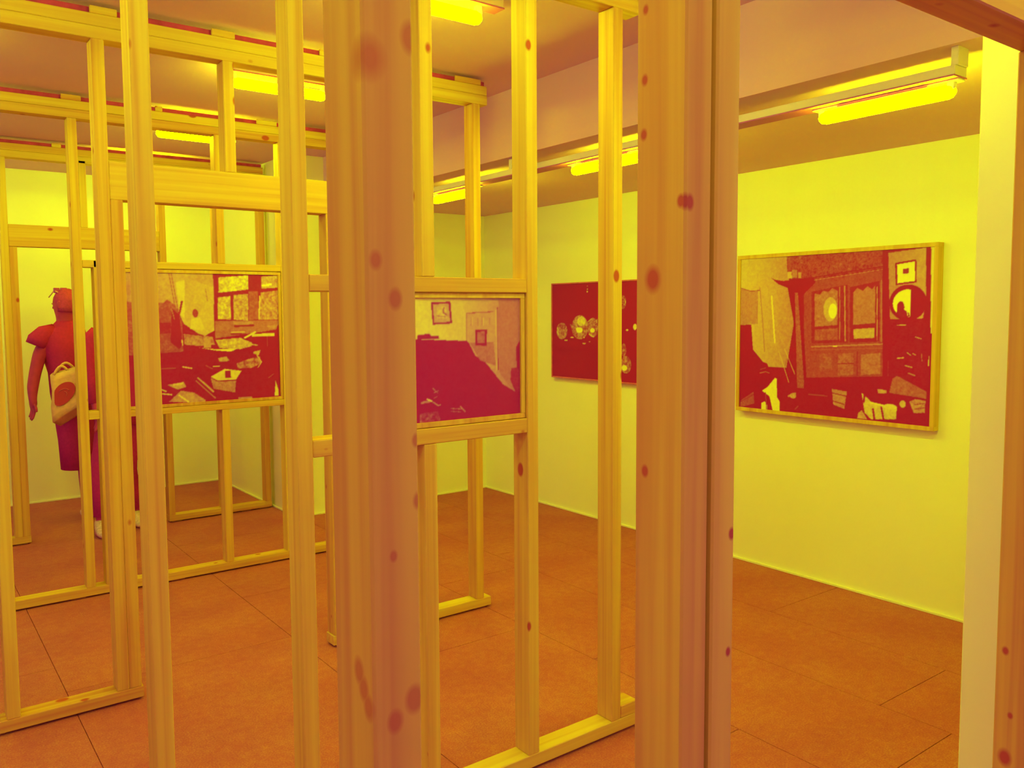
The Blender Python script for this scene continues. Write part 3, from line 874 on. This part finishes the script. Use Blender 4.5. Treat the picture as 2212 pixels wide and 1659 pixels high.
# person with the tote bag, seen from behind, turned to the left
p1 = empty('person', (1.13, 6.72, 0))
tag(p1, 'person in a dark cap sleeved dress with sunglasses on the head, carrying a tote bag', 'person', 'two visitors')
ofs = Vector(p1.location)
def rel(v): return (v[0] - ofs[0], v[1] - ofs[1], v[2] - ofs[2], *v[3:])
V, E = [], []
V.append(rel((1.115, 6.73, .93, .125, .11)))
neck = chain(V, E, 0, [rel((1.10, 6.73, 1.12, .115, .10)), rel((1.06, 6.72, 1.33, .135, .10)), rel((1.07, 6.72, 1.46, .10, .08)), rel((1.085, 6.72, 1.53, .074, .074))])
chain(V, E, neck, [rel((1.085, 6.715, 1.60, .082, .088)), rel((1.085, 6.715, 1.67, .096, .106)), rel((1.09, 6.72, 1.735, .088, .098)), rel((1.09, 6.72, 1.775, .045, .05))])
w = chain(V, E, 2, [rel((.945, 6.70, 1.41, .062)), rel((.90, 6.69, 1.33, .052)), rel((.855, 6.68, 1.16, .043)), rel((.832, 6.66, 1.05, .040)), rel((.826, 6.64, .965, .028))])
hand(V, E, w, V[w][:3], (.02, -.02, -1), (.3, -1, 0))
w = chain(V, E, 2, [rel((1.15, 6.84, 1.40, .060)), rel((1.17, 6.87, 1.28, .050)), rel((1.16, 6.90, 1.13, .042)), rel((1.13, 6.86, 1.02, .036)), rel((1.08, 6.80, .97, .028))])
hand(V, E, w, V[w][:3], (-.5, -.4, -.8), (0, 0, 1))
for (hx, hy, kx, ky, ax, ay) in ((1.09, 6.69, 1.155, 6.67, 1.150, 6.66), (1.16, 6.79, 1.185, 6.80, 1.20, 6.82)):
    a = chain(V, E, 0, [rel((hx, hy, .82, .095)), rel((kx, ky, .48, .058)), rel((kx, ky + .01, .34, .052)), rel((ax, ay, .09, .034))])
    chain(V, E, a, [rel((ax + .01, ay + .05, .045, .036)), rel((ax + .02, ay + .13, .035, .030))])
skin_body('body', V, E, M_SKIN, p1)
rings = []
for z, cx, cy, rx, ry in ((1.545, 1.085, 6.72, .072, .078), (1.515, 1.078, 6.72, .092, .088), (1.475, 1.062, 6.72, .140, .10), (1.42, 1.052, 6.72, .160, .125), (1.32, 1.058, 6.72, .158, .14), (1.15, 1.085, 6.73, .142, .135), (1.0, 1.10, 6.73, .150, .145), (.85, 1.11, 6.73, .142, .145), (.62, 1.112, 6.73, .122, .13), (.40, 1.112, 6.73, .112, .125)):
    rings.append((rel((cx, cy, z)), (rx, 0, 0), (0, ry, 0)))
loft('dress', rings, M_CLOTH, p1, 28)
tube('sleeve', [rel((1.0, 6.71, 1.455))[:3], rel((.93, 6.70, 1.435))[:3], rel((.885, 6.69, 1.395))[:3], rel((.868, 6.69, 1.362))[:3]], [.070, .078, .078, .070], M_CLOTH, p1, 16)
tube('sleeve', [rel((1.10, 6.78, 1.45))[:3], rel((1.145, 6.83, 1.42))[:3], rel((1.165, 6.86, 1.36))[:3]], [.070, .074, .068], M_CLOTH, p1, 16)
head_parts(p1, rel((1.085, 6.715, 1.67)), (-.75, .65, 0))
# sunglasses pushed up on the head
sg = link('sunglasses', box_mesh(.05, .012, .04, .004), M_LENS, p1, rel((1.022, 6.715, 1.775)), (0, 0, .5))
box('lens', (.03, -.006, -.012), (.085, .006, .022), M_LENS, sg, .004)
tube('temple', [(-.02, 0, .0), (.0, .06, -.03), (.01, .10, -.05)], .004, M_CANVAS, sg, 8)
tube('temple', [(-.02, -.01, -.005), (.03, -.05, -.04)], .004, M_CANVAS, sg, 8)
for (ax, ay) in ((1.150, 6.66), (1.20, 6.82)):
    loft('shoe', [(rel((ax - .005, ay - .06, .045)), (.026, 0, 0), (0, 0, .036)), (rel((ax, ay - .01, .055)), (.040, 0, 0), (0, 0, .052)), (rel((ax + .01, ay + .09, .042)), (.043, 0, 0), (0, 0, .038)), (rel((ax + .02, ay + .17, .03)), (.022, 0, 0), (0, 0, .02))], M_SHOE, p1, 16)

p1.location = (1.192, 7.09, 0); p1.scale = (1.055, 1.055, 1.008)

# tote bag hanging at the near side
bag = empty('tote_bag', (1.0, 6.52, .78))
tag(bag, 'pale canvas tote bag with a dark round emblem hanging from the person\'s arm', 'bag')
bo = Vector(bag.location)
q = lambda x, y, z: (x - bo[0], y - bo[1], z - bo[2])
bv = [q(.915, 6.49, .845), q(1.125, 6.44, .985), q(1.135, 6.48, 1.235), q(.925, 6.52, 1.175),
      q(.985, 6.62, .80), q(1.15, 6.60, .90), q(1.14, 6.60, 1.235), q(.955, 6.61, 1.185)]
me = bpy.data.meshes.new('bag_body')
me.from_pydata(bv, [], [(0, 1, 2, 3), (4, 7, 6, 5), (0, 3, 7, 4), (1, 5, 6, 2), (0, 4, 5, 1)])
bm = bmesh.new(); bm.from_mesh(me)
bmesh.ops.recalc_face_normals(bm, faces=bm.faces)
bmesh.ops.subdivide_edges(bm, edges=list(bm.edges), cuts=5, use_grid_fill=True)
for v_ in bm.verts:
    v_.co += Vector((math.sin(v_.co.z * 31 + v_.co.x * 9) * .004, math.sin(v_.co.z * 23 + v_.co.x * 17) * .008, 0))
bm.to_mesh(me); bm.free()
for p in me.polygons: p.use_smooth = True
b_o = link('bag_body', me, M_CANVAS, bag)
so = b_o.modifiers.new('solid', 'SOLIDIFY'); so.thickness = .004
def arc(x0, x1, y, z0, z1, hgt):
    return [q(x0 + (x1 - x0) * k / 8, y, z0 + (z1 - z0) * k / 8 + hgt * math.sin(math.pi * k / 8)) for k in range(9)]
tube('handle', arc(.945, 1.035, 6.525, 1.175, 1.20, .045), .009, M_CANVAS, bag, 8)
tube('handle', arc(.975, 1.085, 6.605, 1.185, 1.215, .050), .009, M_CANVAS, bag, 8)
# emblem: dark disc, cut off on one side, lying on the front panel
P00, P10, P11, P01 = [Vector(bv[i]) for i in (0, 1, 2, 3)]
def on_panel(u, v):
    return (P00 * (1 - u) * (1 - v) + P10 * u * (1 - v) + P11 * u * v + P01 * (1 - u) * v)
ev = []
for k in range(28):
    t = 2 * math.pi * k / 28
    u, v = .38 + .34 * math.cos(t), .49 + .25 * math.sin(t)
    ev.append(tuple(on_panel(max(u, .10), v) + Vector((-.004, -.013, 0))))
em = poly_mesh('emblem', ev, [tuple(range(28))], M_EMBLEM, bag)
em.modifiers.new('solid', 'SOLIDIFY').thickness = .003
for k, (r0, a0, a1) in enumerate(((.15, .3, 2.2), (.09, -.6, 1.2))):
    pts = [tuple(on_panel(.34 + r0 * 1.35 * math.cos(a0 + (a1 - a0) * i / 8), .45 + r0 * math.sin(a0 + (a1 - a0) * i / 8)) + Vector((-.004, -.017, 0))) for i in range(9)]
    tube('emblem_line', pts, .002, M_DARKFRAME, bag, 6)

bag.location = (1.050, 6.80, .745); bag.scale = (1.055, 1.055, 1.055)

# second visitor, mostly behind the door posts
p2 = empty('person', (1.40, 6.64, 0))
tag(p2, 'person in dark clothes and pale trainers, mostly hidden behind the doorway posts', 'person', 'two visitors')
ofs = Vector(p2.location)
V, E = [], []
V.append(rel((1.40, 6.66, .93, .13, .11)))
neck = chain(V, E, 0, [rel((1.40, 6.66, 1.12, .125, .10)), rel((1.40, 6.66, 1.33, .15, .10)), rel((1.40, 6.66, 1.46, .09, .07)), rel((1.40, 6.66, 1.53, .055, .055))])
chain(V, E, neck, [rel((1.40, 6.655, 1.60, .066, .074)), rel((1.40, 6.655, 1.67, .085, .094)), rel((1.40, 6.66, 1.735, .078, .088)), rel((1.40, 6.66, 1.775, .045, .05))])
for sx, top in ((-1, 1.43), (1, 1.43)):
    w = chain(V, E, 2, [rel((1.40 + sx * .15, 6.65, top, .062)), rel((1.40 + sx * .172, 6.64, 1.30, .052)), rel((1.40 + sx * .185, 6.63, 1.14, .044)), rel((1.40 + sx * .18, 6.60, 1.0, .038)), rel((1.40 + sx * .172, 6.56, .90, .028))])
    hand(V, E, w, V[w][:3], (0, -.1, -1), (0, -1, 0))
feet = ((1.33, 6.62, 1.245, 6.54, 1.212, 6.50), (1.47, 6.68, 1.44, 6.66, 1.50, 6.66))
for (hx, hy, kx, ky, ax, ay) in feet:
    a = chain(V, E, 0, [rel((hx, hy, .82, .095)), rel((kx, ky, .50, .06)), rel((kx * .5 + ax * .5, ky * .5 + ay * .5, .30, .052)), rel((ax, ay, .09, .034))])
    chain(V, E, a, [rel((ax - .01, ay - .05, .045, .036)), rel((ax - .02, ay - .12, .035, .030))])
skin_body('body', V, E, M_SKIN, p2)
rings = []
for z, cx, cy, rx, ry in ((1.515, 1.40, 6.66, .065, .070), (1.485, 1.40, 6.66, .15, .10), (1.42, 1.40, 6.66, .185, .115), (1.30, 1.40, 6.66, .185, .13), (1.1, 1.40, 6.66, .175, .13), (.9, 1.40, 6.66, .175, .135), (.78, 1.40, 6.66, .175, .135)):
    rings.append((rel((cx, cy, z)), (rx, 0, 0), (0, ry, 0)))
loft('jacket', rings, M_CLOTH, p2, 28)
for sx in (-1, 1):
    tube('sleeve', [rel((1.40 + sx * .125, 6.655, 1.475))[:3], rel((1.40 + sx * .17, 6.65, 1.42))[:3], rel((1.40 + sx * .19, 6.64, 1.28))[:3], rel((1.40 + sx * .195, 6.63, 1.13))[:3], rel((1.40 + sx * .19, 6.59, .95))[:3]], [.055, .068, .062, .056, .046], M_CLOTH, p2, 16)
for (hx, hy, kx, ky, ax, ay) in feet:
    tube('trouser_leg', [rel((hx, hy, .90))[:3], rel((hx, hy, .78))[:3], rel((kx, ky, .50))[:3], rel((kx * .5 + ax * .5, ky * .5 + ay * .5, .30))[:3], rel((ax, ay, .125))[:3]], [.10, .105, .078, .066, .052], M_CLOTH, p2, 18)
head_parts(p2, rel((1.40, 6.655, 1.67)), (.2, 1, 0))
for (hx, hy, kx, ky, ax, ay) in feet:
    loft('shoe', [(rel((ax + .005, ay + .06, .05)), (.028, 0, 0), (0, 0, .04)), (rel((ax, ay + .02, .065)), (.042, 0, 0), (0, 0, .062)), (rel((ax - .01, ay - .08, .05)), (.046, 0, 0), (0, 0, .042)), (rel((ax - .02, ay - .16, .035)), (.036, 0, 0), (0, 0, .03)), (rel((ax - .022, ay - .19, .03)), (.014, 0, 0), (0, 0, .016))], M_SHOE, p2, 18)
    loft('sole', [(rel((ax, ay - .055, .004)), (.048, 0, 0), (0, .135, 0)), (rel((ax, ay - .055, .022)), (.050, 0, 0), (0, .138, 0))], M_DARKFRAME, p2, 24)
